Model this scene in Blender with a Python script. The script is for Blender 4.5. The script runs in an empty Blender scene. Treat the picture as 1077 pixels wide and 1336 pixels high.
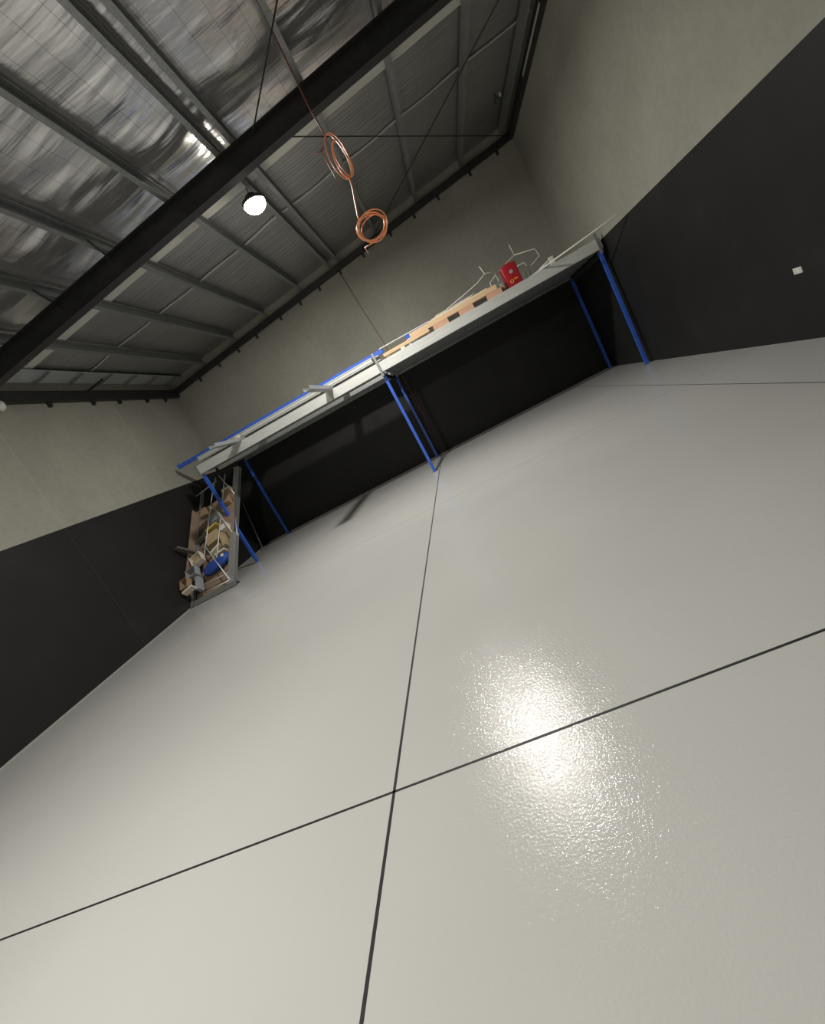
import bpy, bmesh, math, random
from mathutils import Vector, Matrix, noise
random.seed(7)
S = bpy.context.scene
COL = S.collection
PI = math.pi

# ------------------------------------------------------------------ room numbers (metres)
XL, XR, YB, YF = -7.58, 4.30, 13.38, -6.0
HL, SL = 5.379, 0.09422                      # left wall height, roof slope towards +x
def rz(x, c=0.0): return HL + SL*(x - XL) + c

# ------------------------------------------------------------------ materials
def nodes(name):
    m = bpy.data.materials.new(name); m.use_nodes = True
    nt = m.node_tree; b = nt.nodes['Principled BSDF']
    return m, nt, b
def coords(nt, scale=(1,1,1), kind='Object'):
    t = nt.nodes.new('ShaderNodeTexCoord'); mp = nt.nodes.new('ShaderNodeMapping')
    mp.inputs['Scale'].default_value = scale
    nt.links.new(t.outputs[kind], mp.inputs['Vector']); return mp.outputs['Vector']
def nz(nt, vec, scale, detail=4, rough=.55):
    n = nt.nodes.new('ShaderNodeTexNoise'); n.inputs['Scale'].default_value = scale
    n.inputs['Detail'].default_value = detail; n.inputs['Roughness'].default_value = rough
    nt.links.new(vec, n.inputs['Vector']); return n.outputs['Fac']
def ramp(nt, fac, stops):
    r = nt.nodes.new('ShaderNodeValToRGB'); e = r.color_ramp.elements
    while len(e) < len(stops): e.new(.5)
    for i, (p, c) in enumerate(stops):
        e[i].position = p; e[i].color = (*c, 1) if len(c) == 3 else c
    nt.links.new(fac, r.inputs['Fac']); return r.outputs['Color']
def bump(nt, b, h, strength, dist=.01, prev=None):
    n = nt.nodes.new('ShaderNodeBump'); n.inputs['Strength'].default_value = strength
    n.inputs['Distance'].default_value = dist
    nt.links.new(h, n.inputs['Height'])
    if prev: nt.links.new(prev, n.inputs['Normal'])
    nt.links.new(n.outputs['Normal'], b.inputs['Normal']); return n.outputs['Normal']
def mat(name, c1, c2=None, rough=.5, metal=0, scale=8, stretch=(1,1,1), bmp=0, bscale=60, spec=.5, coat=0):
    m, nt, b = nodes(name)
    v = coords(nt, stretch); c2 = c2 or tuple(x*.85 for x in c1)
    nt.links.new(ramp(nt, nz(nt, v, scale), [(.3, c1), (.7, c2)]), b.inputs['Base Color'])
    b.inputs['Roughness'].default_value = rough; b.inputs['Metallic'].default_value = metal
    b.inputs['Specular IOR Level'].default_value = spec; b.inputs['Coat Weight'].default_value = coat
    if bmp: bump(nt, b, nz(nt, v, bscale, 3), bmp, .004)
    return m
M = {}
def mk_floor():
    m, nt, b = nodes('epoxy_floor')
    v = coords(nt)
    big = nz(nt, v, .35, 3)
    nt.links.new(ramp(nt, big, [(.3, (.475,.47,.448)), (.7, (.53,.525,.50))]), b.inputs['Base Color'])
    mr = nt.nodes.new('ShaderNodeMapRange'); mr.inputs['To Min'].default_value = .06; mr.inputs['To Max'].default_value = .12
    nt.links.new(nz(nt, v, .9, 4), mr.inputs['Value']); nt.links.new(mr.outputs[0], b.inputs['Roughness'])
    b.inputs['Specular IOR Level'].default_value = .33
    p = bump(nt, b, nz(nt, v, 75, 3, .65), .8, .0019)
    bump(nt, b, nz(nt, v, 9, 2), .10, .004, p)
    return m
def mk_concrete():
    m, nt, b = nodes('tilt_panel_concrete')
    v = coords(nt)
    a = nz(nt, v, .55, 6, .6); f = nz(nt, v, 9, 5, .65)
    mx = nt.nodes.new('ShaderNodeMix'); mx.data_type = 'RGBA'; mx.blend_type = 'MULTIPLY'; mx.inputs['Factor'].default_value = .6
    nt.links.new(ramp(nt, a, [(.3, (.30,.294,.25)), (.7, (.385,.376,.32))]), mx.inputs['A'])
    nt.links.new(ramp(nt, f, [(.3, (.84,.84,.84)), (.65, (1,1,1))]), mx.inputs['B'])
    nt.links.new(mx.outputs['Result'], b.inputs['Base Color'])
    b.inputs['Roughness'].default_value = .85; b.inputs['Specular IOR Level'].default_value = .2
    bump(nt, b, f, .15, .004); return m
def mk_black():
    m, nt, b = nodes('black_wall_paint')
    v = coords(nt)
    nt.links.new(ramp(nt, nz(nt, v, 1.3, 6, .62), [(.35, (.0145,.0143,.0138)), (.62, (.0185,.018,.0172)), (.78, (.027,.0262,.025))]), b.inputs['Base Color'])
    b.inputs['Roughness'].default_value = .55; b.inputs['Specular IOR Level'].default_value = .3
    bump(nt, b, nz(nt, v, 40, 4), .12, .003); return m
def grid(nt, b, basec, v, pitch, depth):
    sep = nt.nodes.new('ShaderNodeSeparateXYZ'); nt.links.new(v, sep.inputs[0]); prev = None
    def mth(op, a, c):
        n = nt.nodes.new('ShaderNodeMath'); n.operation = op
        for i, q in enumerate((a, c)):
            if isinstance(q, (int, float)): n.inputs[i].default_value = q
            else: nt.links.new(q, n.inputs[i])
        return n.outputs[0]
    outs = []
    for k, p in zip('XY', pitch):
        f = mth('FRACT', mth('DIVIDE', mth('ADD', sep.outputs[k], 50.0), p), 0)
        outs.append(mth('LESS_THAN', f, .006/p))
    mask = mth('MULTIPLY', mth('MAXIMUM', outs[0], outs[1]), depth)
    mx = nt.nodes.new('ShaderNodeMix'); mx.data_type = 'RGBA'
    nt.links.new(mask, mx.inputs['Factor']); nt.links.new(basec, mx.inputs['A']); mx.inputs['B'].default_value = (.06,.06,.06,1)
    nt.links.new(mx.outputs['Result'], b.inputs['Base Color'])
def mk_foil(name, near):
    m, nt, b = nodes(name)
    v = coords(nt, (1, 1, 1)); w = coords(nt, (.55, 5.5, 1) if near else (.35, 9, 1))
    wr = nz(nt, w, .8 if near else 1.4, 3 if near else 5, .5); fine = nz(nt, v, 16, 4, .6); lines = nz(nt, coords(nt, (.4, 22, 1)), 1.0, 3)
    basec = (ramp(nt, nz(nt, v, .8, 4), [(.3, (.60,.60,.595) if near else (.42,.42,.415)), (.7, (.76,.76,.755) if near else (.52,.52,.515))]))
    grid(nt, b, basec, v, (.30, .62) if near else (.60, .62), .5 if near else .25)
    b.inputs['Metallic'].default_value = .85; b.inputs['Roughness'].default_value = .23 if near else .42
    p = bump(nt, b, wr, .30 if near else .35, .06 if near else .05)
    p = bump(nt, b, lines, .02 if near else .5, .02, p)
    bump(nt, b, fine, .25, .006, p)
    return m
M['floor'] = mk_floor(); M['conc'] = mk_concrete(); M['black'] = mk_black()
M['foil_near'] = mk_foil('crinkled_foil', True); M['foil_far'] = mk_foil('taut_foil', False)
M['joint'] = mat('joint_sealant', (.006,.006,.007), (.012,.012,.012), .6)
M['joint_pale'] = mat('painted_joint', (.30,.29,.275), (.36,.35,.33), .4)
M['wall_seal'] = mat('panel_sealant', (.46,.45,.39), (.40,.39,.335), .8)
M['wall_seal_dark'] = mat('black_panel_sealant', (.030,.0295,.028), (.025,.0245,.0235), .7)
M['edge'] = mat('floor_edge_coving', (.42,.41,.39), (.34,.33,.31), .5)
M['galv'] = mat('galvanised_steel', (.62,.63,.62), (.50,.51,.51), .42, .75, 22, (1,1,1), .1, 30)
M['galv_dull'] = mat('weathered_galvanised_steel', (.36,.37,.37), (.27,.28,.28), .5, .7, 18)
M['zinc'] = mat('pale_zinc_coating', (.72,.73,.69), (.60,.61,.58), .45, .35, 14, (.2,3,3))
M['steel_black'] = mat('black_painted_steel', (.020,.020,.021), (.030,.030,.031), .5)
M['rod'] = mat('dark_steel_rod', (.03,.03,.03), (.045,.045,.045), .5, .5)
M['overlap'] = mat('sarking_overlap', (.62,.62,.56), (.52,.52,.47), .6, .1, 3, (.4,4,1))
M['tape'] = mat('foil_tape', (.72,.72,.70), (.62,.62,.6), .35, .5, 6)
M['roofsheet'] = mat('roof_sheet_underside', (.45,.46,.47), (.36,.37,.38), .45, .5, 8)
M['cord'] = mat('orange_cord', (.90,.40,.20), (.82,.31,.13), .35)
M['cord_red'] = mat('red_orange_cord', (.30,.085,.05), (.22,.06,.04), .5)
M['pine'] = mat('pine_timber', (.72,.52,.32), (.60,.41,.23), .6, 0, 5, (.6,9,9), .1)
M['pine_pink'] = mat('pinkish_timber', (.62,.37,.25), (.52,.30,.20), .65, 0, 5, (.8,9,9), .1)
M['cream'] = mat('cream_timber', (.76,.70,.56), (.66,.60,.47), .6, 0, 5, (.6,9,9))
M['dark_timber'] = mat('grey_weathered_timber', (.12,.105,.085), (.08,.07,.06), .75, 0, 5, (1,6,6))
M['ply'] = mat('brown_plywood', (.30,.215,.15), (.235,.165,.115), .7, 0, 4, (1,5,1))
M['card'] = mat('brown_cardboard', (.36,.25,.155), (.30,.20,.12), .8, 0, 6)
M['tan'] = mat('tan_cardboard', (.47,.37,.21), (.38,.29,.16), .75, 0, 6)
M['white'] = mat('white_plastic', (.78,.78,.74), (.72,.72,.68), .4)
M['offwhite'] = mat('off_white_enamel', (.70,.70,.64), (.62,.62,.56), .35)
M['red'] = mat('red_plastic', (.42,.014,.020), (.33,.010,.016), .38, 0, 10, (1,1,1), .05)
M['orange_sticker'] = mat('orange_sticker', (.85,.33,.06), (.75,.27,.05), .5)
M['grey_plastic'] = mat('grey_plastic', (.34,.36,.38), (.27,.29,.31), .45)
M['dark_plastic'] = mat('dark_plastic', (.03,.03,.035), (.05,.05,.05), .5)
M['blue_bag'] = mat('blue_woven_bag', (.025,.075,.36), (.015,.05,.26), .55, 0, 14, (1,1,1), .3, 25)
M['yellow'] = mat('yellow_offcut', (.62,.46,.12), (.52,.37,.09), .6)
def mk_blue():
    m, nt, b = nodes('blue_powder_coat')
    nt.links.new(ramp(nt, nz(nt, coords(nt), 7, 5), [(.35, (.040,.130,.60)), (.7, (.031,.104,.49))]), b.inputs['Base Color'])
    b.inputs['Roughness'].default_value = .42; return m
M['blue'] = mk_blue()
def mk_lens():
    m, nt, b = nodes('lit_lamp_lens')
    b.inputs['Base Color'].default_value = (1,1,1,1)
    b.inputs['Emission Color'].default_value = (1,.93,.80,1); b.inputs['Emission Strength'].default_value = 60
    return m
M['lens'] = mk_lens()

# ------------------------------------------------------------------ mesh helpers
def link(name, bm, m, parent=None, smooth=False):
    me = bpy.data.meshes.new(name); bmesh.ops.recalc_face_normals(bm, faces=bm.faces); bm.to_mesh(me); bm.free()
    for x in (m if isinstance(m, (list, tuple)) else [m]): me.materials.append(x)
    o = bpy.data.objects.new(name, me); COL.objects.link(o)
    if parent:
        o.parent = parent; o.matrix_parent_inverse = Matrix.Translation(parent.location).inverted()
    if smooth:
        for p in me.polygons: p.use_smooth = True
    return o
def tag(o, label, cat, group=None):
    o['label'] = label; o['category'] = cat
    if group: o['group'] = group
    return o
def thing(name, label, cat, loc=(0,0,0), group=None):
    o = bpy.data.objects.new(name, None); COL.objects.link(o); o.location = loc; o.empty_display_size = .1
    return tag(o, label, cat, group)
def struct(name, bm, m, smooth=False):
    o = link(name, bm, m, None, smooth); o['kind'] = 'structure'; return o
def B(): return bmesh.new()
def frame(d, up):
    d = Vector(d).normalized(); up = Vector(up); s = d.cross(up)
    if s.length < 1e-6: s = d.cross(Vector((1,0,0)))
    s.normalize(); u = s.cross(d).normalized(); return d, s, u
def box(bm, x0, x1, y0, y1, z0, z1, bev=0):
    vs = [bm.verts.new((x,y,z)) for x in (x0,x1) for y in (y0,y1) for z in (z0,z1)]
    fs = [bm.faces.new([vs[i] for i in f]) for f in ((0,1,3,2),(4,6,7,5),(0,4,5,1),(2,3,7,6),(0,2,6,4),(1,5,7,3))]
    if bev:
        es = list({e for f in fs for e in f.edges})
        bmesh.ops.bevel(bm, geom=es, offset=bev, segments=2, affect='EDGES', profile=.5)
    return bm
def extr(bm, prof, p0, p1, up=(0,0,1)):
    p0, p1 = Vector(p0), Vector(p1); d, s, u = frame(p1-p0, up)
    a = [bm.verts.new(p0 + s*x + u*y) for x, y in prof]; b = [bm.verts.new(p1 + s*x + u*y) for x, y in prof]
    n = len(prof)
    for i in range(n): bm.faces.new((a[i], a[(i+1)%n], b[(i+1)%n], b[i]))
    bm.faces.new(a); bm.faces.new(b[::-1]); return bm
def rect(w, h): return [(-w/2,-h/2),(w/2,-h/2),(w/2,h/2),(-w/2,h/2)]
def chan(w, h, t, lip=0):
    """C profile, web at -w/2, open to +w/2"""
    o = [(-w/2,-h/2),(w/2,-h/2)]
    if lip: o += [(w/2,-h/2+lip),(w/2-t,-h/2+lip)]
    o += [(w/2-(t if lip else 0),-h/2+t),(-w/2+t,-h/2+t),(-w/2+t,h/2-t),(w/2-(t if lip else 0),h/2-t)]
    if lip: o += [(w/2-t,h/2-lip),(w/2,h/2-lip)]
    o += [(w/2,h/2),(-w/2,h/2)]; return o
def beam(bm, p0, p1, w, h, up=(0,0,1)): return extr(bm, rect(w,h), p0, p1, up)
def tube(bm, pts, r, n=8, closed=False):
    pts = [Vector(p) for p in pts]; rings = []; N = len(pts); ref = Vector((0,0,1))
    prev = None
    for i, p in enumerate(pts):
        if closed: t = pts[(i+1)%N]-pts[i-1]
        else: t = pts[min(i+1,N-1)]-pts[max(i-1,0)]
        t.normalize()
        if prev is None:
            a = t.cross(ref)
            if a.length < .1: a = t.cross(Vector((1,0,0)))
        else: a = prev - t*prev.dot(t)
        a.normalize(); prev = a; b = t.cross(a)
        rings.append([bm.verts.new(p + (a*math.cos(2*PI*k/n)+b*math.sin(2*PI*k/n))*r) for k in range(n)])
    for i in range(N if closed else N-1):
        A, Bq = rings[i], rings[(i+1)%N]
        for k in range(n): bm.faces.new((A[k], A[(k+1)%n], Bq[(k+1)%n], Bq[k]))
    if not closed: bm.faces.new(rings[0][::-1]); bm.faces.new(rings[-1])
    return bm
def lathe(bm, prof, cen, n=32):
    cx, cy, cz = cen; R = []
    for r, z in prof: R.append([bm.verts.new((cx+max(r,1e-4)*math.cos(2*PI*k/n), cy+max(r,1e-4)*math.sin(2*PI*k/n), cz+z)) for k in range(n)])
    for i in range(len(R)-1):
        for k in range(n): bm.faces.new((R[i][k], R[i][(k+1)%n], R[i+1][(k+1)%n], R[i+1][k]))
    bm.faces.new(R[0][::-1]); bm.faces.new(R[-1]); return bm

# ------------------------------------------------------------------ floor and joints
bm = B(); box(bm, XL-.2, XR+.2, YF-.2, YB+.2, -.2, 0); struct('floor', bm, M['floor'])
jn = [0]
def trim(bm, m):
    jn[0] += 1; return struct('trim_%d' % jn[0], bm, m)
trim(box(B(), -1.141, -1.125, YF, 13.36, -.01, .0012), M['joint'])
trim(box(B(), 3.112, 3.124, YF, 13.36, -.01, .0012), M['joint'])
trim(box(B(), XL, XR, 1.800, 1.813, -.01, .0012), M['joint'])
trim(box(B(), XL, XR, 7.216, 7.224, -.01, .0010), M['joint_pale'])

# ------------------------------------------------------------------ walls: black paint below, bare concrete above
def wall(name, quads):
    """quads: list of (corner list, material index); each gets thickness outward afterwards"""
    bm = B()
    for cs, mi, off in quads:
        a = [bm.verts.new(c) for c in cs]; b = [bm.verts.new(Vector(c)+Vector(off)) for c in cs]
        fs = [bm.faces.new(a), bm.faces.new(b[::-1])] + [bm.faces.new((a[i], a[(i+1)%4], b[(i+1)%4], b[i])) for i in range(4)]
        for f in fs: f.material_index = mi
    return struct(name, bm, [M['black'], M['conc']])
ZL, ZR, ZBK = 2.734, 2.885, 2.80
def side(name, x, off, zp):
    t = rz(x) + .55
    wall(name, [([(x,YF,-.1),(x,YB,-.1),(x,YB,zp),(x,YF,zp)], 0, (off,0,0)), ([(x,YF,zp),(x,YB,zp),(x,YB,t),(x,YF,t)], 1, (off,0,0))])
side('wall_left', XL, -.18, ZL); side('wall_right', XR, .18, ZR)
def endwall(name, y, off):
    wall(name, [([(XL,y,-.1),(XR,y,-.1),(XR,y,ZBK),(XL,y,ZBK)], 0, (0,off,0)), ([(XL,y,ZBK),(XR,y,ZBK),(XR,y,rz(XR,.55)),(XL,y,rz(XL,.55))], 1, (0,off,0))])
endwall('wall_back', YB, .18); endwall('wall_front', YF, -.18)
def seam(axis, pos, zp, ztop, xw=None):
    bm = B()
    for z0, z1, mi in ((0, zp, 1), (zp, ztop, 0)):
        n0 = len(bm.faces)
        if axis == 'L': box(bm, XL, XL+.004, pos-.006, pos+.006, z0, z1)
        if axis == 'R': box(bm, XR-.003, XR, pos-.004, pos+.004, z0, z1)
        if axis == 'B': box(bm, pos-.004, pos+.004, YB-.003, YB, z0, z1)
        bm.faces.ensure_lookup_table()
        for f in bm.faces[n0:]: f.material_index = mi
    trim(bm, [M['wall_seal'], M['wall_seal_dark']])
for y in (10.58, 7.46, 4.34): seam('L', y, ZL, 5.3)
for y in (7.0, 3.9): seam('R', y, ZR, 6.5)
for x in (2.46, -.62): seam('B', x, ZBK, rz(x)-.02)
bm = box(B(), XL, XL+.012, YF, YB, 0, .012); o = struct('baseboard_left', bm, M['edge'])
bm = box(B(), XL+.012, XR, YB-.02, YB, 0, .03); o = struct('baseboard_back', bm, M['edge'])

# ------------------------------------------------------------------ roof
PX = [-6.15, -4.92, -3.74, -2.50, -1.48, -1.20, .06, 1.40, 2.82, 4.06]
def foil(name, y0, y1, dx, dy, near, m, ny0=None):
    bm = B(); xs = []; x = XL+.42
    while x < XR: xs.append(x); x += dx
    xs.append(XR)
    ys = []; y = y0
    while y < y1-1e-6:
        ys.append(y); y += dy if (ny0 is None or y >= ny0) else .4
    ys.append(y1)
    rows = []
    for yy in ys:
        row = []
        for xx in xs:
            ps = [XL+.3] + PX + [XR+.2]
            L = max(p for p in ps if p <= xx+1e-9); Rr = min(p for p in ps if p > xx)
            t = (xx-L)/(Rr-L); w = math.sin(PI*t)
            if near:
                sag = .030*w*(1+.5*noise.noise((xx*.6, yy*.8, 3)))
                q1 = noise.noise((xx*.8 + .3*yy, yy*2.6 - xx*.5, 0)); q2 = 1-abs(noise.noise((xx*.7, yy*4.2 + xx*.6, 9)))*2.2
                sag += .035*w*q1 + .018*(.25+.75*w)*max(0,q2)**2*(.5+noise.noise((xx*1.1,yy*.7,4))) + .002*w*noise.noise((xx*1.6, yy*12, 5))
            else:
                sag = .020*w + .004*w*noise.noise((xx*.5, yy*9, 1))
            row.append(bm.verts.new((xx, yy, rz(xx, .425) - sag)))
        rows.append(row)
    for i in range(len(rows)-1):
        for j in range(len(xs)-1): bm.faces.new((rows[i][j], rows[i][j+1], rows[i+1][j+1], rows[i+1][j]))
    o = struct(name, bm, m, True)
    return o
foil('ceiling', YF, 7.62, .07, .035, True, M['foil_near'], 3.2)
foil('ceiling', 7.62, YB, .12, .05, False, M['foil_far'])
# pale overlap strip beside the rafter, and taped seam in the far bay
def roofstrip(y0, y1, c, m, x0=XL+.42, x1=XR, th=.004, wob=0):
    bm = B(); n = 80 if wob else 1; prev = None
    for i in range(n+1):
        x = x0 + (x1-x0)*i/n; dw = wob*noise.noise((x*.9, 7, y0)) if wob else 0
        vs = [bm.verts.new((x, y, rz(x, c+z))) for y, z in ((y0+dw,0),(y1+dw*.8,0),(y1+dw*.8,th),(y0+dw,th))]
        if prev:
            for k in range(4): bm.faces.new((prev[k], prev[(k+1)%4], vs[(k+1)%4], vs[k]))
        else: bm.faces.new(vs)
        prev = vs
    bm.faces.new(prev[::-1]); return trim(bm, m)
roofstrip(7.66, 8.40, .378, M['overlap'])
roofstrip(9.83, 9.89, .384, M['tape'], wob=.10)
# exposed roof sheet along the left eave
bm = B(); prof = []
n = 60; x0, x1 = XL+.10, XL+.55
top = []
for i in range(n+1):
    x = x0 + (x1-x0)*i/n; top.append((x, .33 + .012*math.sin(i*2*PI/7.5)))
va = [bm.verts.new((x, YF, rz(x, c))) for x, c in top]; vb = [bm.verts.new((x, YB, rz(x, c))) for x, c in top]
for i in range(n): bm.faces.new((va[i], va[i+1], vb[i+1], vb[i]))
trim(bm, M['roofsheet'])
for k in range(9):
    y = 6.1 + .86*k
    bm = B(); extr(bm, rect(.035,.03), (XL+.1, y, rz(XL+.1, .285)), (XL+.56, y, rz(XL+.56, .285))); trim(bm, M['galv_dull'])

names = ['nearest the left wall, under the low end of the roof', 'second out from the left wall', 'third out from the left wall', 'next to the left of the double purlins above the lamp',
         'left one of the close pair above the lamp', 'right one of the close pair above the lamp', 'behind the orange cord coils', 'next to the right of the cord coils', 'second from the right wall',
         'hard against the right wall']
for x, nm in zip(PX, names):
    bm = B()
    # C section, web on the left, open to +x; sheared with the roof
    h = .195; zc = rz(x, .18 + h/2)
    extr(bm, [(-a, b) for a, b in chan(.075, h, .004, .018)][::-1], (x, YB-.13, zc), (x, YF+.02, zc))
    tag(link('roof_purlin', bm, M['galv_dull']), 'long galvanised C-section roof purlin ' + nm, 'purlin', 'roof purlins')
# main black rafter: I section parallel to the back wall, following the roof slope
bm = B(); w, tf, tw = .17, .014, .010; c0, c1 = -.185, .175
pr = [(-w/2,c0),(w/2,c0),(w/2,c0+tf),(tw/2,c0+tf),(tw/2,c1-tf),(w/2,c1-tf),(w/2,c1),(-w/2,c1),(-w/2,c1-tf),(-tw/2,c1-tf),(-tw/2,c0+tf),(-w/2,c0+tf)]
yr = 7.165
a = [bm.verts.new((XL, yr+p, rz(XL, q))) for p, q in pr]; b = [bm.verts.new((XR, yr+p, rz(XR, q))) for p, q in pr]
for i in range(12): bm.faces.new((a[i], a[(i+1)%12], b[(i+1)%12], b[i]))
bm.faces.new(a); bm.faces.new(b[::-1])
raf = tag(link('rafter', bm, M['steel_black']), 'big black steel I-beam rafter crossing the ceiling in front of the lamp', 'rafter')
for x in (-4.92, -3.74):
    bm = B(); extr(bm, rect(.05, .006), (x+.03, yr-.09, rz(x, .0)), (x+.05, yr-.50, rz(x, .21)), (1,0,0))
    tag(link('fly_brace', bm, M['steel_black']), 'short black fly brace from rafter to the %s purlin from the left wall' % ('second' if x < -4 else 'third'), 'brace', 'fly braces')
bm = B(); extr(bm, rect(.05, .008), (XL+.11, 9.9, 5.50), (XL+.50, 10.1, rz(XL+.5, .2)), (0,1,0))
tag(link('fly_brace', bm, M['steel_black']), 'short black strut rising from the left eave beam to the roof', 'brace')
# back rake beam with cleats
bm = B(); yb0 = YB-.11
a = [(yb0, 0), (YB, 0), (YB, .16), (yb0, .16)]
va = [bm.verts.new((XL+.001, y, rz(XL, c))) for y, c in a]; vb = [bm.verts.new((XR-.001, y, rz(XR, c))) for y, c in a]
for i in range(4): bm.faces.new((va[i], va[(i+1)%4], vb[(i+1)%4], vb[i]))
bm.faces.new(va); bm.faces.new(vb[::-1])
rb = thing('rake_beam', 'black sloping beam along the top of the back wall', 'beam', (XL+5, YB-.05, rz(XL+5)))
link('beam_body', bm, M['steel_black'], rb)
for x in (-6.6, -5.83, -5.08, -4.37, -3.46, -2.73, -2.04, -1.3, -.5, .42, 1.20, 1.97, 2.97, 3.8):
    bm = B(); box(bm, x-.03, x+.03, YB-.03, YB-.002, rz(x, -.11), rz(x, .01)); box(bm, x-.012, x+.012, YB-.06, YB-.03, rz(x,-.09), rz(x,-.06))
    link('cleat', bm, M['steel_black'], rb)
eb = thing('eave_beam', 'black horizontal beam along the top of the left wall', 'beam', (XL+.06, 8, 5.3))
bm = B(); box(bm, XL, XL+.12, YF, YB-.001, 5.30, 5.53); link('beam_body', bm, M['steel_black'], eb)
for y in (7.0, 8.82, 9.99, 10.84, 11.89, 12.7):
    bm = B(); box(bm, XL+.002, XL+.05, y-.035, y+.035, 5.20, 5.31); box(bm, XL+.05, XL+.09, y-.015, y+.015, 5.22, 5.25); link('cleat', bm, M['steel_black'], eb)
kb = thing('rake_beam', 'black beam along the top of the right wall with a pale flashing strip', 'beam', (XR-.05, 9, rz(XR)))
bm = B(); box(bm, XR-.10, XR, YF, YB-.112, rz(XR, -.01), rz(XR, .17)); link('beam_body', bm, M['steel_black'], kb)
bm = B(); box(bm, XR-.104, XR-.1, 9.2, 11.0, rz(XR, .03), rz(XR, .08)); f = link('flashing', bm, M['zinc'], kb); f['label'] = 'pale flashing strip'
# roof bracing rods
def rod(p0, p1, label):
    bm = B(); tube(bm, [p0, p1], .011, 6); tag(link('bracing_rod', bm, M['rod']), label, 'rod', 'roof bracing rods')
rod((-.88, 7.07, rz(-.88, .08)), (4.19, 1.0, rz(4.19, .08)), 'dark bracing rod running from the rafter towards the top edge above the lamp')
rod((-.78, 7.26, rz(-.78, .08)), (4.19, 13.26, rz(4.19, .08)), 'dark bracing rod behind the upper cord coil, running to the far right corner')
rod((-.12, 13.26, rz(-.12, .10)), (4.19, 7.26, rz(4.19, .10)), 'dark bracing rod rising from behind the lower cord coil to the rafter at right')
# small dark hook fitting under the foil by the far right corner
hk = thing('roof_hook', 'tiny dark hook fitting with a bright tip under the foil near the far right corner', 'hook', (3.75, 11.6, rz(3.75, .38)))
bm = B(); tube(bm, [(3.75+.06*math.cos(t), 11.6, rz(3.75,.24)+.06*math.sin(t)) for t in [i*PI/8 for i in range(-2, 11)]], .012, 6); link('ring', bm, M['rod'], hk)
bm = B(); tube(bm, [(3.75,11.6,rz(3.75,.30)), (3.75,11.6,rz(3.75,.40))], .012, 6); link('shank', bm, M['rod'], hk)
bm = B(); box(bm, 3.83, 3.87, 11.58, 11.62, rz(3.8,.28), rz(3.8,.34)); tube(bm, [(3.80,11.6,rz(3.8,.26)), (3.85,11.6,rz(3.8,.30))], .008, 6); link('tip', bm, M['white'], hk)

# ------------------------------------------------------------------ lamp(s)
def high_bay(x, y, z, ztop, label, power):
    t = thing('high_bay_lamp', label, 'lamp', (x, y, z))
    lathe_ = B(); pf = [(.19*math.cos(a), -.15*math.sin(a)) for a in [i*PI/2/8 for i in range(9)]]
    link('lens', lathe(lathe_, pf, (x, y, z)), M['lens'], t, True)
    bm = B(); lathe(bm, [(.2,-.005),(.205,.02),(.20,.045),(.12,.06),(.10,.13),(.07,.15),(.02,.155)], (x,y,z)); link('housing', bm, M['dark_plastic'], t, True)
    bm = B(); tube(bm, [(x,y,z+.15),(x,y,ztop)], .008, 6); link('hanger', bm, M['rod'], t)
    L = bpy.data.lights.new('lamp_light', 'AREA'); L.shape = 'DISK'; L.size = .36; L.energy = power; L.color = (1,.975,.925)
    lo = bpy.data.objects.new('lamp_light', L); COL.objects.link(lo); lo.location = (x, y, z-.16)
    lo.parent = t; lo.matrix_parent_inverse = Matrix.Translation(t.location).inverted()
    return t
high_bay(-1.53, 8.08, 5.86, rz(-1.48, .18), 'glowing round high-bay lamp hanging behind the black rafter', 350)
high_bay(-2.90, .1, 5.60, rz(-2.5, .14), 'high-bay lamp hanging behind the camera, outside the photo', 300)

# ------------------------------------------------------------------ orange cord with two coils
cd = thing('extension_cord', 'orange extension cord hanging from a roof purlin with two coils', 'cord', (0.0, 6.14, rz(.06, .18)))
cx, cy = 0.0, 6.14
bm = B(); tube(bm, [(.02,cy,rz(.06,.19)), (.01,cy,5.9), (.0,cy,5.4), (.02,cy,4.98)], .009, 8); link('upper_drop', bm, M['cord_red'], cd, True)
bm = B(); pts = []
for k in range(0, 3*24+1):
    a = k/24*2*PI; turn = k/24; w = .105 + .018*math.sin(turn*2.1); h = .30 - .03*turn
    pts.append((cx+.05 + w*math.sin(a)*.9 + .025*turn - .02, cy + .05*math.cos(a*.5) + .012*turn, 4.76 - .05*turn*.4 + h*math.cos(a)))
tube(bm, pts, .0085, 8); o = link('upper_coil', bm, M['cord'], cd, True); o['label'] = 'long narrow upper coil'
bm = B(); tube(bm, [(-.10,cy,4.93), (-.11,cy-.01,4.80), (-.10,cy,4.60), (-.105,cy,4.48)], .006, 6); tube(bm, [(-.18,cy,4.92),(-.12,cy,4.90),(-.06,cy,4.93)], .008, 6); link('tail', bm, M['cord_red'], cd, True)
bm = B(); tube(bm, [(.06,cy,4.50), (.03,cy,4.36), (-.02,cy,4.2), (-.07,cy,4.04), (-.09,cy,3.95)], .010, 8); link('lower_drop', bm, M['cord'], cd, True)
bm = B(); pts = []
for k in range(0, 4*24+8):
    a = k/24*2*PI + PI*.85; turn = k/24; r = .185 + .012*math.sin(turn*2.6)
    pts.append((cx+.03 + .018*math.sin(turn*1.9) + r*math.cos(a), cy + .02*math.sin(a*.7) + .014*turn, 3.86 + .02*math.cos(turn*2.3) + r*math.sin(a)*(.95-.04*turn)))
pts.append((cx-.17, cy+.05, 3.70)); pts.append((cx-.165, cy+.05, 3.62))
tube(bm, pts, .009, 8); o = link('lower_coil', bm, M['cord'], cd, True); o['label'] = 'round lower coil'
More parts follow.
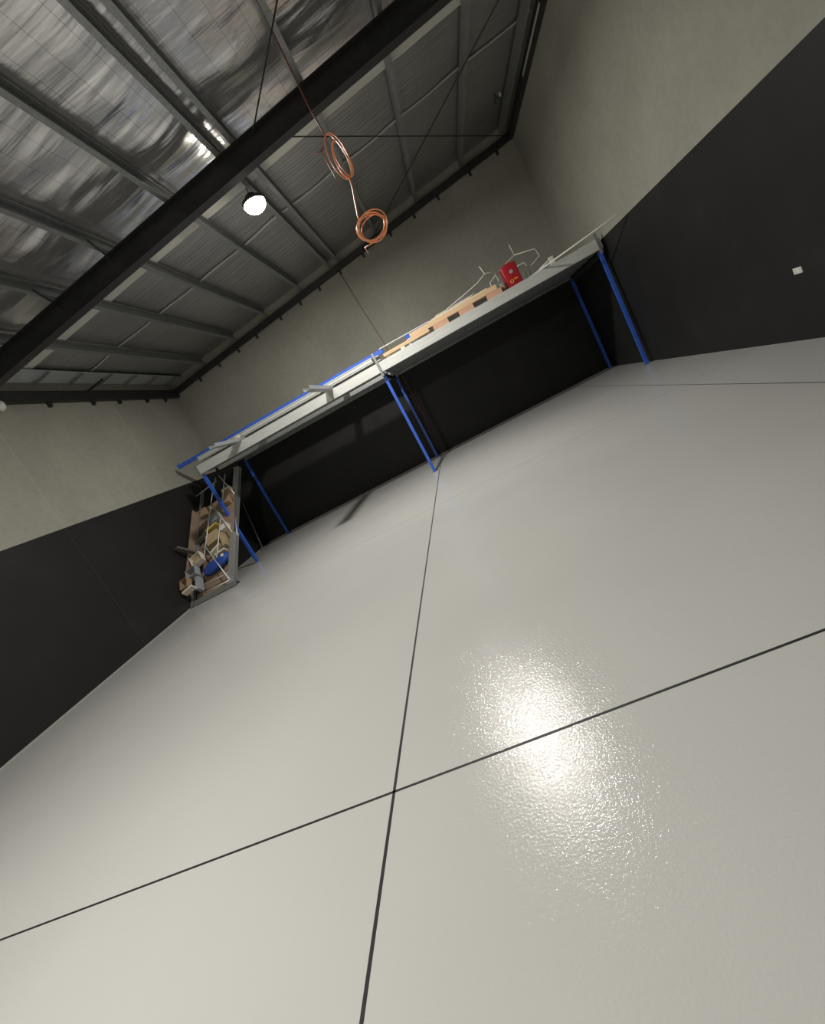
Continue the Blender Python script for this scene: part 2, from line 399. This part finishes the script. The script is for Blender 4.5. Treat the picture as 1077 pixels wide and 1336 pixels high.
bm = B(); tube(bm, [(-1.31,YB-.03,5.95), (-1.24,YB-.025,4.9), (-1.13,YB-.025,3.66), (-1.11,YB-.025,2.61), (-1.06,YB-.03,1.58), (-1.09,YB-.03,.92)], .008, 6)
tag(link('wall_cable', bm, M['cord_red'], None, True), 'red-orange cord running straight down the back wall behind the middle rack post', 'cord')

# ------------------------------------------------------------------ power outlet on the right wall
po = thing('power_outlet', 'white double power outlet on the black right wall', 'outlet', (XR, 6.12, .88))
bm = B(); box(bm, XR-.014, XR+.001, 6.055, 6.185, .84, .915, .004); link('face_plate', bm, M['white'], po)
for dy in (-.032, .032):
    bm = B(); box(bm, XR-.018, XR-.013, 6.12+dy-.022, 6.12+dy+.022, .850, .890, .002); link('socket', bm, M['offwhite'], po)
    bm = B(); box(bm, XR-.020, XR-.013, 6.12+dy-.008, 6.12+dy+.008, .895, .908, .002); link('rocker_switch', bm, M['offwhite'], po)
wf = thing('wall_fitting', 'small white rounded fitting under the eave beam at the left edge of the photo', 'fitting', (XL, 7.70, 5.26))
bm = B(); lathe(bm, [(.03,-.10),(.075,-.07),(.09,0),(.075,.06),(.03,.09)], (XL+.10, 7.70, 5.24), 20); link('body', bm, M['white'], wf, True)
bm = B(); box(bm, XL, XL+.04, 7.66, 7.74, 5.18, 5.29, .006); link('mount', bm, M['grey_plastic'], wf)

# ------------------------------------------------------------------ storage rack
rk = thing('storage_rack', 'long blue-posted storage rack with a galvanised deck along the back wall', 'rack', (-1.2, 11.9, 0))
FX = [-6.61, -1.26, 4.15]; FY, RY = 10.80, 13.16; ZT = 2.66
def post(x, y, rear):
    bm = B(); extr(bm, chan(.075, .068, .005, .02), (x, y, .008), (x, y, ZT), (1,0,0))
    # punched slots shown as small recessed dark tabs on the front face
    p = link('post', bm, M['blue'], rk)
    bm = B(); box(bm, x-.08, x+.08, y-.07, y+.07, 0, .010, .002); box(bm, x-.06, x-.045, y-.05, y-.035, .01, .03); box(bm, x+.045, x+.06, y-.05, y-.035, .01, .03)
    link('foot_plate', bm, M['galv_dull'], p)
    bm = B()
    k = .2
    while k < ZT-.1:
        for dx in (-.018, .018): box(bm, x+dx-.004, x+dx+.004, y-.0382, y-.0372, k, k+.022)
        k += .075
    sl = link('slot', bm, M['dark_plastic'], p); sl['kind'] = 'stuff'
for x in FX:
    post(x, FY, False); post(x, RY, True)
    bm = B(); extr(bm, chan(.05,.08,.005), (x, FY+.05, 2.60), (x, RY-.05, 2.60)); link('cross_beam', bm, M['steel_black'], rk)
    bm = B(); extr(bm, rect(.03,.03), (x, FY+.05, .35), (x, RY-.05, .35)); link('brace', bm, M['blue'], rk) if False else bm.free()
for x in (FX[1],):
    for z0, z1 in ((2.45, 2.2),):
        pass
# beams and deck planks
def cpl(x0, x1, y0, y1, z0, z1, m, name, ribs=True, par=rk):
    bm = B(); w = y1-y0; h = z1-z0
    extr(bm, [(-a, b) for a, b in chan(w, h, .006, .02)][::-1] if False else chan(w, h, .006, min(.02, h*.3)), (x0, (y0+y1)/2, (z0+z1)/2), (x1, (y0+y1)/2, (z0+z1)/2), (0,0,1))
    return link(name, bm, m, par)
def front(x0, x1):
    bm = B()
    # box-folded beam, face towards the room
    extr(bm, [(-.07,-.112),(.07,-.112),(.07,.112),(-.07,.112),(-.07,.106),(.064,.106),(.064,-.106),(-.07,-.106)], (x0, FY-.03, 2.815), (x1, FY-.03, 2.815))
    return link('front_beam', bm, M['zinc'], rk)
front(-6.69, FX[1]-.035); front(FX[1]+.015, 4.22)
def planks(x0, x1, ys, z0, z1, m):
    for y0, y1 in ys:
        bm = B(); w = y1-y0; n = max(1, round(w/.15))
        for i in range(n):
            a = y0 + w*i/n; c = y0 + w*(i+1)/n - .0005
            extr(bm, [(yy, -xx) for xx, yy in chan(z1-z0, c-a, .008, .03)], (x0, (a+c)/2, (z0+z1)/2), (x1, (a+c)/2, (z0+z1)/2))
        link('deck_plank', bm, m, rk)
planks(-6.69, FX[1]-.03, [(10.97, 11.41), (12.45, 12.80), (12.80, 13.10)], 2.72, 2.925, M['galv'])
planks(FX[1]+.02, 4.22, [(10.86, 11.30), (11.30, 11.72), (11.72, 12.13), (12.23, 12.65), (12.65, 13.10)], 2.72, 2.925, M['galv_dull'])
for x0, x1 in ((-6.6, FX[1]-.03), (FX[1]+.03, 4.14)):
    bm = B(); beam(bm, (x0, RY, 2.68), (x1, RY, 2.68), .05, .07); link('rear_beam', bm, M['galv_dull'], rk)
for x in FX:
    for y in (11.5, 12.5):
        bm = B(); box(bm, x-.03, x+.03, y-.03, y+.03, 2.64, 2.722); link('packer', bm, M['steel_black'], rk)
# bare galvanised stubs standing above the front posts
for x, zt in zip(FX, (2.95, 3.16, 3.04)):
    bm = B(); box(bm, x-.035, x+.02, FY-.145, FY-.103, ZT-.06, zt, .004); box(bm, x-.05, x+.05, FY-.12, FY+.04, ZT, ZT+.012); link('post_stub', bm, M['galv_dull'], rk)

# loose steel on the left bay
def steel_channel(x, y0, y1, label):
    bm = B(); extr(bm, [(-a, b) for a, b in chan(.085, .16, .005, .015)][::-1], (x, y0, 2.928+.0425), (x, y1, 2.928+.0425), (1,0,0))
    tag(link('steel_channel', bm, M['galv']), label, 'channel', 'steel channels lying across the rack')
steel_channel(-2.58, 9.02, 13.05, 'galvanised channel jutting out over the rack front left of the middle post')
steel_channel(-5.25, 9.45, 13.05, 'galvanised channel jutting out over the rack front near its left end')
for y0, y1, nm in ((10.92, 11.13, 'front galvanised purlin length lying on the left bay channels'), (11.14, 11.36, 'rear galvanised purlin length lying under the blue beam in the left bay')):
    bm = B(); extr(bm, chan(y1-y0, .125, .006, .02), (-6.60 if y0 < 11 else -6.4, (y0+y1)/2, 3.016+.0625), (-1.36 if y0 < 11 else -1.2, (y0+y1)/2, 3.016+.0625), (0,0,1))
    box(bm, -6.59, -1.37, y0+.001, y0+.006, 3.05, 3.11)
    tag(link('purlin_length', bm, M['zinc']), nm, 'purlin', 'loose purlin lengths')
def blue_beam(x0, x1, label, z=3.1425):
    t = thing('rack_beam', label, 'beam', (x0, 11.24, z), 'spare blue rack beams')
    bm = B(); extr(bm, rect(.06, .105), (x0+.01, 11.24, z+.0525), (x1-.01, 11.24, z+.0525)); link('beam_body', bm, M['blue'], t)
    for x in (x0, x1):
        bm = B(); box(bm, x-.004, x+.004, 11.2, 11.28, z, z+.12, .001); link('end_plate', bm, M['blue'], t)
blue_beam(-7.38, -1.06, 'long blue spare rack beam lying on the left bay and overhanging its left end')
bm = B(); extr(bm, chan(.2, .2, .006, .02), (-.42, 11.24, 2.926+.1), (1.7, 11.24, 2.926+.1))
tag(link('purlin_length', bm, M['zinc']), 'galvanised purlin length hidden behind the timber boards on the right bay', 'purlin', 'loose purlin lengths')
blue_beam(-.42, 1.6, 'short visible blue spare rack beam behind the pine boards on the right bay', 3.128)
bm = B(); tube(bm, [(-1.12, 11.24, 3.262), (.24, 11.24, 3.249)], .014, 8)
tag(link('conduit_length', bm, M['white']), 'thin white conduit bridging the two blue spare beams', 'conduit')
bm = B(); box(bm, -5.30, -5.19, 10.70, 10.78, 3.015, 3.09, .008); tag(link('timber_block', bm, M['cream']), 'small cream block on the jutting channel near the left end of the rack', 'block')

# timber on the right bay
DZ = 2.927
def tim(name, label, x0, x1, y0, y1, z0, z1, m, rot=0, group=None):
    bm = B(); box(bm, x0, x1, y0, y1, z0, z1, .004)
    if rot: bmesh.ops.rotate(bm, verts=bm.verts, cent=((x0+x1)/2,(y0+y1)/2,z0), matrix=Matrix.Rotation(rot,3,'Z'))
    tag(link(name, bm, m), label, 'timber', group)
tim('timber_block', 'small pale block under the left end of the short pine board', -.62, -.52, 10.74, 10.90, DZ, DZ+.05, M['cream'], 0, 'timber blocks on the rack')
tim('timber_block', 'small block hidden under the tip of the short pine board', -1.0, -.9, 10.80, 10.94, DZ, DZ+.05, M['cream'], 0, 'timber blocks on the rack')
tim('pine_board', 'short pine board nearest the middle post on the rack', -1.05, .15, 10.74, 10.84, DZ+.051, DZ+.125, M['pine'], 0, 'pine boards on the rack')
for x0, x1, nm, mm in ((-.05, .10, 'second block from the left under the long pine board', 'pine'), (.26, .64, 'long pinkish block under the middle of the long pine board', 'pine_pink'), (.92, 1.28, 'pinkish block under the long pine board, left of the red case', 'pine_pink')):
    tim('timber_block', nm, x0, x1, 10.755 if mm == 'pine_pink' else 10.86, 10.95, DZ, DZ+.125, M[mm], 0, 'timber blocks on the rack')
tim('pine_board', 'long pine board lying on blocks left of the red case', -.30, 1.90, 10.755, 10.95, DZ+.126, DZ+.235, M['pine'], 0, 'pine boards on the rack')
tim('timber_block', 'brownish block at the right end of the long pine board by the red case', 1.62, 1.98, 10.76, 10.95, DZ, DZ+.125, M['pine_pink'], 0, 'timber blocks on the rack')
tim('trim_length', 'cream trim length lying on top of the long pine board', .22, 1.62, 10.86, 10.90, DZ+.236, DZ+.262, M['cream'], .01, 'cream trim lengths')
tim('trim_length', 'second cream trim length lying behind the first on the pine board', .42, 1.72, 10.915, 10.945, DZ+.236, DZ+.28, M['cream'], -.008, 'cream trim lengths')
for k, (x0, x1, nm) in enumerate(((.30, 1.50, 'cream trim length lying on the short blue spare beam'), (.42, 1.58, 'upper cream trim length stacked on another on the short blue spare beam'))):
    tim('trim_length', nm, x0, x1, 11.215, 11.265, 3.2345+.027*k, 3.2605+.027*k, M['cream'], 0, 'cream trim lengths')
# bent white tube frames
def bent(name, label, paths, r=.013):
    bm = B()
    for p in paths: tube(bm, p, r, 8)
    tag(link(name, bm, M['offwhite'], None, True), label, 'frame', 'bent white tube frames')
bent('bent_tube_frame', 'bent white tube frame lying over the cream trims left of the red case',
     [[(1.80,11.06,3.72),(1.84,11.06,3.52),(1.62,11.08,3.43),(1.3,11.08,3.36),(.68,11.06,3.245)], [(1.84,11.06,3.52),(2.10,11.36,3.53),(2.12,11.40,3.30),(2.1,11.42,DZ+.013)], [(1.62,11.08,3.43),(1.1,11.1,3.29),(.72,11.10,3.26)], [(.68,11.06,3.245),(.66,11.075,3.0),(.66,11.08,DZ+.013)]])
bent('bent_tube_frame', 'bent white tube frame standing behind and right of the red case',
     [[(2.66,11.40,3.87),(2.67,11.40,3.61),(2.18,11.40,3.46),(1.92,11.40,3.34),(1.90,11.40,DZ+.013)], [(2.67,11.40,3.61),(3.13,11.40,3.51),(3.17,11.40,3.31),(2.74,11.36,3.15),(2.70,11.36,DZ+.013)], [(2.62,11.40,3.36),(2.80,11.40,3.36),(2.83,11.40,3.2),(2.83,11.40,DZ+.013)]])
# red case
rc = thing('red_case', 'red plastic case with an orange sticker standing on the rack', 'case', (2.35, 11.1, DZ))
bm = B(); box(bm, 2.17, 2.53, 10.98, 11.20, DZ+.012, 3.44, .03); link('case_body', bm, M['red'], rc, True)
bm = B(); box(bm, 2.155, 2.172, 11.0, 11.18, DZ+.02, 3.40, .01); link('side_panel', bm, M['red'], rc)
bm = B(); box(bm, 2.19, 2.51, 10.99, 11.19, DZ, DZ+.014); link('base', bm, M['dark_plastic'], rc)
bm = B(); lathe(bm, [(.045,0),(.045,.012),(.03,.016)], (0,0,0), 20); bmesh.ops.rotate(bm, verts=bm.verts, matrix=Matrix.Rotation(PI/2,3,'X')); bmesh.ops.translate(bm, verts=bm.verts, vec=(2.37,10.981,3.26)); link('badge', bm, M['grey_plastic'], rc, True)
bm = B(); tube(bm, [(2.30+.035*math.cos(t), 10.975, 3.06+.035*math.sin(t)) for t in [i*PI/8 for i in range(16)]], .012, 6, True); box(bm, 2.36, 2.45, 10.972, 10.98, 3.07, 3.10); link('sticker', bm, M['orange_sticker'], rc)
bm = B(); tube(bm, [(2.24,11.09,3.43),(2.25,11.09,3.47),(2.45,11.09,3.47),(2.46,11.09,3.43)], .012, 8); link('handle', bm, M['red'], rc, True)
cl = thing('clear_tub', 'small clear brownish tub wedged left of the red case', 'tub', (2.08, 10.99, DZ))
bm = B(); lathe(bm, [(.05,0),(.058,.02),(.062,.17),(.056,.19)], (2.075,10.99,DZ), 20); link('body', bm, M['card'], cl, True)
bm = B(); lathe(bm, [(.064,.17),(.064,.20),(.05,.205)], (2.075,10.99,DZ), 20); link('lid', bm, M['grey_plastic'], cl, True)
# white batten fitting and long pale pipe to the right
wb = thing('lamp_batten', 'short white tube with a square end block on the rack right of the red case', 'tube', (3.0, 10.86, DZ))
bm = B(); tube(bm, [(2.87,10.88,DZ+.028),(3.17,10.85,DZ+.125)], .027, 10); link('tube_body', bm, M['white'], wb, True)
bm = B(); box(bm, 3.15, 3.25, 10.80, 10.89, DZ, DZ+.17, .008); link('end_block', bm, M['offwhite'], wb)
bm = B(); tube(bm, [(2.83,10.885,DZ+.022),(2.88,10.88,DZ+.03)], .018, 8); link('nozzle', bm, M['grey_plastic'], wb, True)
bm = B(); tube(bm, [(2.60,11.06,DZ+.02),(3.06,10.54,DZ+.021),(4.12,9.34,DZ+.024)], .018, 8); pp = tag(link('pale_pipe', bm, M['offwhite'], None, True), 'long thin pale pipe jutting out over the rack front near the right wall', 'pipe')
# pale rod leaning in the left back corner under the rack
bm = B(); tube(bm, [(-7.30,12.55,.02),(-7.46,13.33,2.0)], .016, 8); tag(link('leaning_rod', bm, M['galv_dull'], None, True), 'thin pale rod leaning in the dark back left corner under the rack', 'rod')

# ------------------------------------------------------------------ leaning cage with scrap at the left end of the rack
BLc = Vector((-7.46,8.97,0)); U = Vector((1,.026,0)).normalized()
TLc = Vector((-6.0,11.67,2.53)); NN = U.cross(TLc-Vector((-7.5,8.95,0))).normalized(); V = NN.cross(U)
if NN.y > 0: NN = -NN; V = -V
if V.z < 0: V = -V
def P(u, v, off=0): return BLc + U*u + V*v + NN*off     # off > 0 towards the room
lf = thing('scrap_cage', 'tilted galvanised cage full of scrap leaning back under the left end of the rack', 'cage', P(.6,0))
bm = B(); extr(bm, chan(.13,.12,.006), P(-.10,.09,-.06), P(1.20,.09,-.06), NN); o = link('base_channel', bm, M['galv_dull'], lf)
def rail(u0, v0, u1, v1, w, d, m, nm):
    bm = B(); extr(bm, chan(w, d, .006), P(u0,v0,-.06), P(u1,v1,-.06), NN); link(nm, bm, m, lf)
rail(1.03, .16, 1.16, 1.52, .19, .10, M['galv'], 'side_rail')
bm = B(); extr(bm, chan(.19, .10, .006), (-6.84,10.98,.98), (-6.33,12.0,2.50), NN); o = link('side_rail', bm, M['galv'], lf)
bm = B(); tube(bm, [P(1.2,1.46,-.10), (-6.72,11.2,1.32)], .02, 8); link('tie_rod', bm, M['zinc'], lf, True)
rail(-.08, .16, .16, 3.50, .05, .08, M['galv_dull'], 'side_rail')
def strut(a, b, r=.015, nm='strut'):
    bm = B(); tube(bm, [P(*a), P(*b)], r, 8); link(nm, bm, M['zinc'], lf, True)
strut((.28,1.22,.0),(.53,3.06,.0)); strut((.64,.85,.0),(.80,2.2,.0)); strut((.51,2.82,.012),(1.15,1.52,.012)); strut((.34,1.49,.012),(1.03,.22,.012))
strut((.28,.23,.0),(1.02,.23,.0)); strut((.27,.49,-.06),(1.0,.49,-.06)); strut((.86,2.60,.0),(.97,3.62,.0)); strut((.78,3.66,.012),(1.27,2.70,.012))
strut((.53,3.06,.0),(.66,3.66,.0)); strut((-.02,3.40,-.02),(.66,3.55,-.02))
def slab(q, n, m, nm, lab):
    bm = B(); a = [bm.verts.new(p) for p in q]; b = [bm.verts.new(p + n) for p in q]
    bm.faces.new(a); bm.faces.new(b[::-1])
    for i in range(4): bm.faces.new((a[i], a[(i+1)%4], b[(i+1)%4], b[i]))
    o = link(nm, bm, m, lf); o['label'] = lab
slab([P(-.10,.16,-.18), P(.98,.16,-.18), P(1.10,3.1,-.18), P(.02,2.95,-.18)], -NN*.018, M['ply'], 'back_panel', 'brown plywood backing')
slab([P(-.10,.34,-.17), P(-.10,.34,.20), P(.08,2.72,.20), P(.08,2.72,-.17)], -U*.016, M['ply'], 'side_panel', 'brown plywood side')
for u0, v0 in ((-.04,.17),(1.04,.17)):
    bm = B(); beam(bm, P(u0,v0,-.10), P(u0,v0,-.18), .04, .04, V); link('bracket', bm, M['galv_dull'], lf)
# scrap lying on the plywood
def ob(name, label, cat, u, v, w, h, d, ang, m, off=-.179, grp='scrap in the tilted cage', bev=.006, hollow=False):
    """block w (across) x h (up the slope) x d (thick) resting on the plywood"""
    bm = B()
    if hollow:
        t = .012
        box(bm, -w/2, w/2, -h/2, h/2, 0, t); box(bm, -w/2, -w/2+t, -h/2, h/2, t, d); box(bm, w/2-t, w/2, -h/2, h/2, t, d)
        box(bm, -w/2+t, w/2-t, -h/2, -h/2+t, t, d); box(bm, -w/2+t, w/2-t, h/2-t, h/2, t, d)
    else: box(bm, -w/2, w/2, -h/2, h/2, 0, d, bev)
    R3 = Matrix((U, V, NN)).transposed()
    rot = R3 @ Matrix.Rotation(ang, 3, 'Z')
    for vtx in bm.verts: vtx.co = rot @ vtx.co + P(u, v, off)
    return tag(link(name, bm, m), label, cat, grp)
ob('cardboard_box', 'brown carton at the bottom left corner of the tilted scrap cage', 'box', .0,.50,.20,.26,.16, .12, M['card'], .17, hollow=True)
ob('timber_offcut', 'white-edged offcut low in the left corner of the tilted cage', 'timber', .07,.33,.28,.05,.16, .3, M['cream'], .14)
ob('plastic_tray', 'grey plastic tray above the bottom rungs of the tilted cage', 'tray', .07,.82,.27,.25,.18, .2, M['grey_plastic'], .03, hollow=True)
ob('plastic_pipe', 'grey plastic downpipe offcut below the grey tray in the tilted cage', 'pipe', .20,.50,.09,.36,.18, .12, M['grey_plastic'], -.04)
R3 = Matrix((U, V, NN)).transposed()
bm = B(); bmesh.ops.create_icosphere(bm, subdivisions=4, radius=1)
for vtx in bm.verts:
    c = vtx.co.copy(); c = Vector((math.copysign(abs(c.x)**.7, c.x), math.copysign(abs(c.y)**.75, c.y), math.copysign(abs(c.z)**.8, c.z)))
    c *= 1 + .10*noise.noise(c*2.3) + .05*noise.noise(c*6)
    vtx.co = R3 @ Vector((c.x*.36, c.y*.16 + .08*c.x, c.z*.10)) + P(.60,.90,-.075)
bg = thing('blue_bag', 'bulging blue woven bag low in the tilted scrap cage', 'bag', P(.57,.90,-.17), 'scrap in the tilted cage')
link('bag_body', bm, M['blue_bag'], bg, True)
bm = B(); bmesh.ops.create_icosphere(bm, subdivisions=2, radius=.05)
for vtx in bm.verts: vtx.co = R3 @ Vector((vtx.co.x, vtx.co.y*.8, vtx.co.z*.4)) + P(.83,1.0,.02)
link('patch', bm, M['white'], bg, True)
ob('cardboard_box', 'open cream carton up and left of the blue bag', 'box', .18,1.16,.30,.28,.16, .38, M['cream'], .02, hollow=True)
ob('cardboard_box', 'small tan carton inside the open cream carton', 'box', .19,1.15,.20,.15,.11, .4, M['tan'], .033)
ob('timber_offcut', 'pale offcut slanting up from the top of the blue bag', 'timber', .56,1.36,.34,.06,.15, .5, M['cream'])
ob('timber_offcut', 'cream offcut lying across the top right of the blue bag', 'timber', .70,1.20,.30,.05,.14, .2, M['cream'])
ob('cardboard_box', 'large tan carton in the middle of the tilted scrap cage', 'box', .49,1.74,.36,.34,.15, .25, M['tan'])
ob('timber_offcut', 'tan board standing right of the middle carton in the tilted cage', 'timber', .81,1.52,.10,.44,.16, .25, M['tan'])
ob('cardboard_box', 'pinkish white box up against the right rail of the tilted cage', 'box', .84,1.90,.22,.16,.15, .25, M['offwhite'])
ob('timber_offcut', 'yellow offcut above the large tan carton in the tilted cage', 'timber', .46,2.08,.34,.07,.16, .25, M['yellow'])
ob('timber_offcut', 'dark offcut lying slanted left of the large tan carton', 'timber', .12,1.84,.48,.06,.12, .5, M['dark_timber'], -.10)
ob('timber_offcut', 'brown offcut wedged left of the grey slab in the tilted cage', 'timber', .14,2.36,.28,.10,.15, .45, M['card'])
ob('cardboard_box', 'dark brown carton high on the left of the tilted cage', 'box', .16,2.72,.28,.26,.15, .15, M['card'])
ob('timber_offcut', 'grey slab leaning in the upper middle of the tilted cage', 'timber', .50,2.40,.40,.26,.11, .35, M['grey_plastic'])
ob('cardboard_box', 'brown carton by the right rail at the top of the tilted cage', 'box', .93,2.85,.22,.42,.15, -.02, M['card'])
ob('timber_offcut', 'pale board edge on top of the brown carton by the right rail', 'timber', .95,3.11,.26,.07,.16, .05, M['cream'])
ob('timber_offcut', 'dark offcut crossing below the large tan carton', 'timber', .30,1.50,.34,.05,.12, -.5, M['dark_timber'])
bm = B(); beam(bm, P(.16,1.38,.02), Vector((-7.50,9.59,1.37)), .12, .05, V)
tag(link('timber_offcut', bm, M['dark_timber']), 'dark weathered timber poking out of the tilted cage towards the left wall', 'timber', 'scrap in the tilted cage')

# ------------------------------------------------------------------ camera
cam = bpy.data.cameras.new('camera'); co = bpy.data.objects.new('camera', cam); COL.objects.link(co)
rx_, ry_, rzz = -0.1531, 0.1727, 0.4947
def cammat():
    c, s = math.cos, math.sin
    yaw = Matrix(((c(ry_),-s(ry_),0),(s(ry_),c(ry_),0),(0,0,1)))
    pit = Matrix(((1,0,0),(0,c(rx_),-s(rx_)),(0,s(rx_),c(rx_))))
    rol = Matrix(((c(rzz),0,s(rzz)),(0,1,0),(-s(rzz),0,c(rzz))))
    return yaw @ pit @ rol
r = cammat(); X, Y, Z = r.col[0], r.col[1], r.col[2]
m4 = Matrix((X, Z, -Y)).transposed().to_4x4(); m4.translation = Vector((0,0,1.6)); co.matrix_world = m4
cam.sensor_fit = 'HORIZONTAL'; cam.sensor_width = 36; cam.lens = 580.11*36/1077
cam.shift_x = -(541.32-538.5)/1077; cam.shift_y = (634.27-668)/1077
cam.clip_start = .05; cam.clip_end = 100
S.camera = co
w = bpy.data.worlds.new('world'); S.world = w; w.use_nodes = True
w.node_tree.nodes['Background'].inputs['Color'].default_value = (0,0,0,1)
S.view_settings.view_transform = 'Standard'; S.view_settings.look = 'None'; S.view_settings.gamma = 1; S.view_settings.exposure = 0
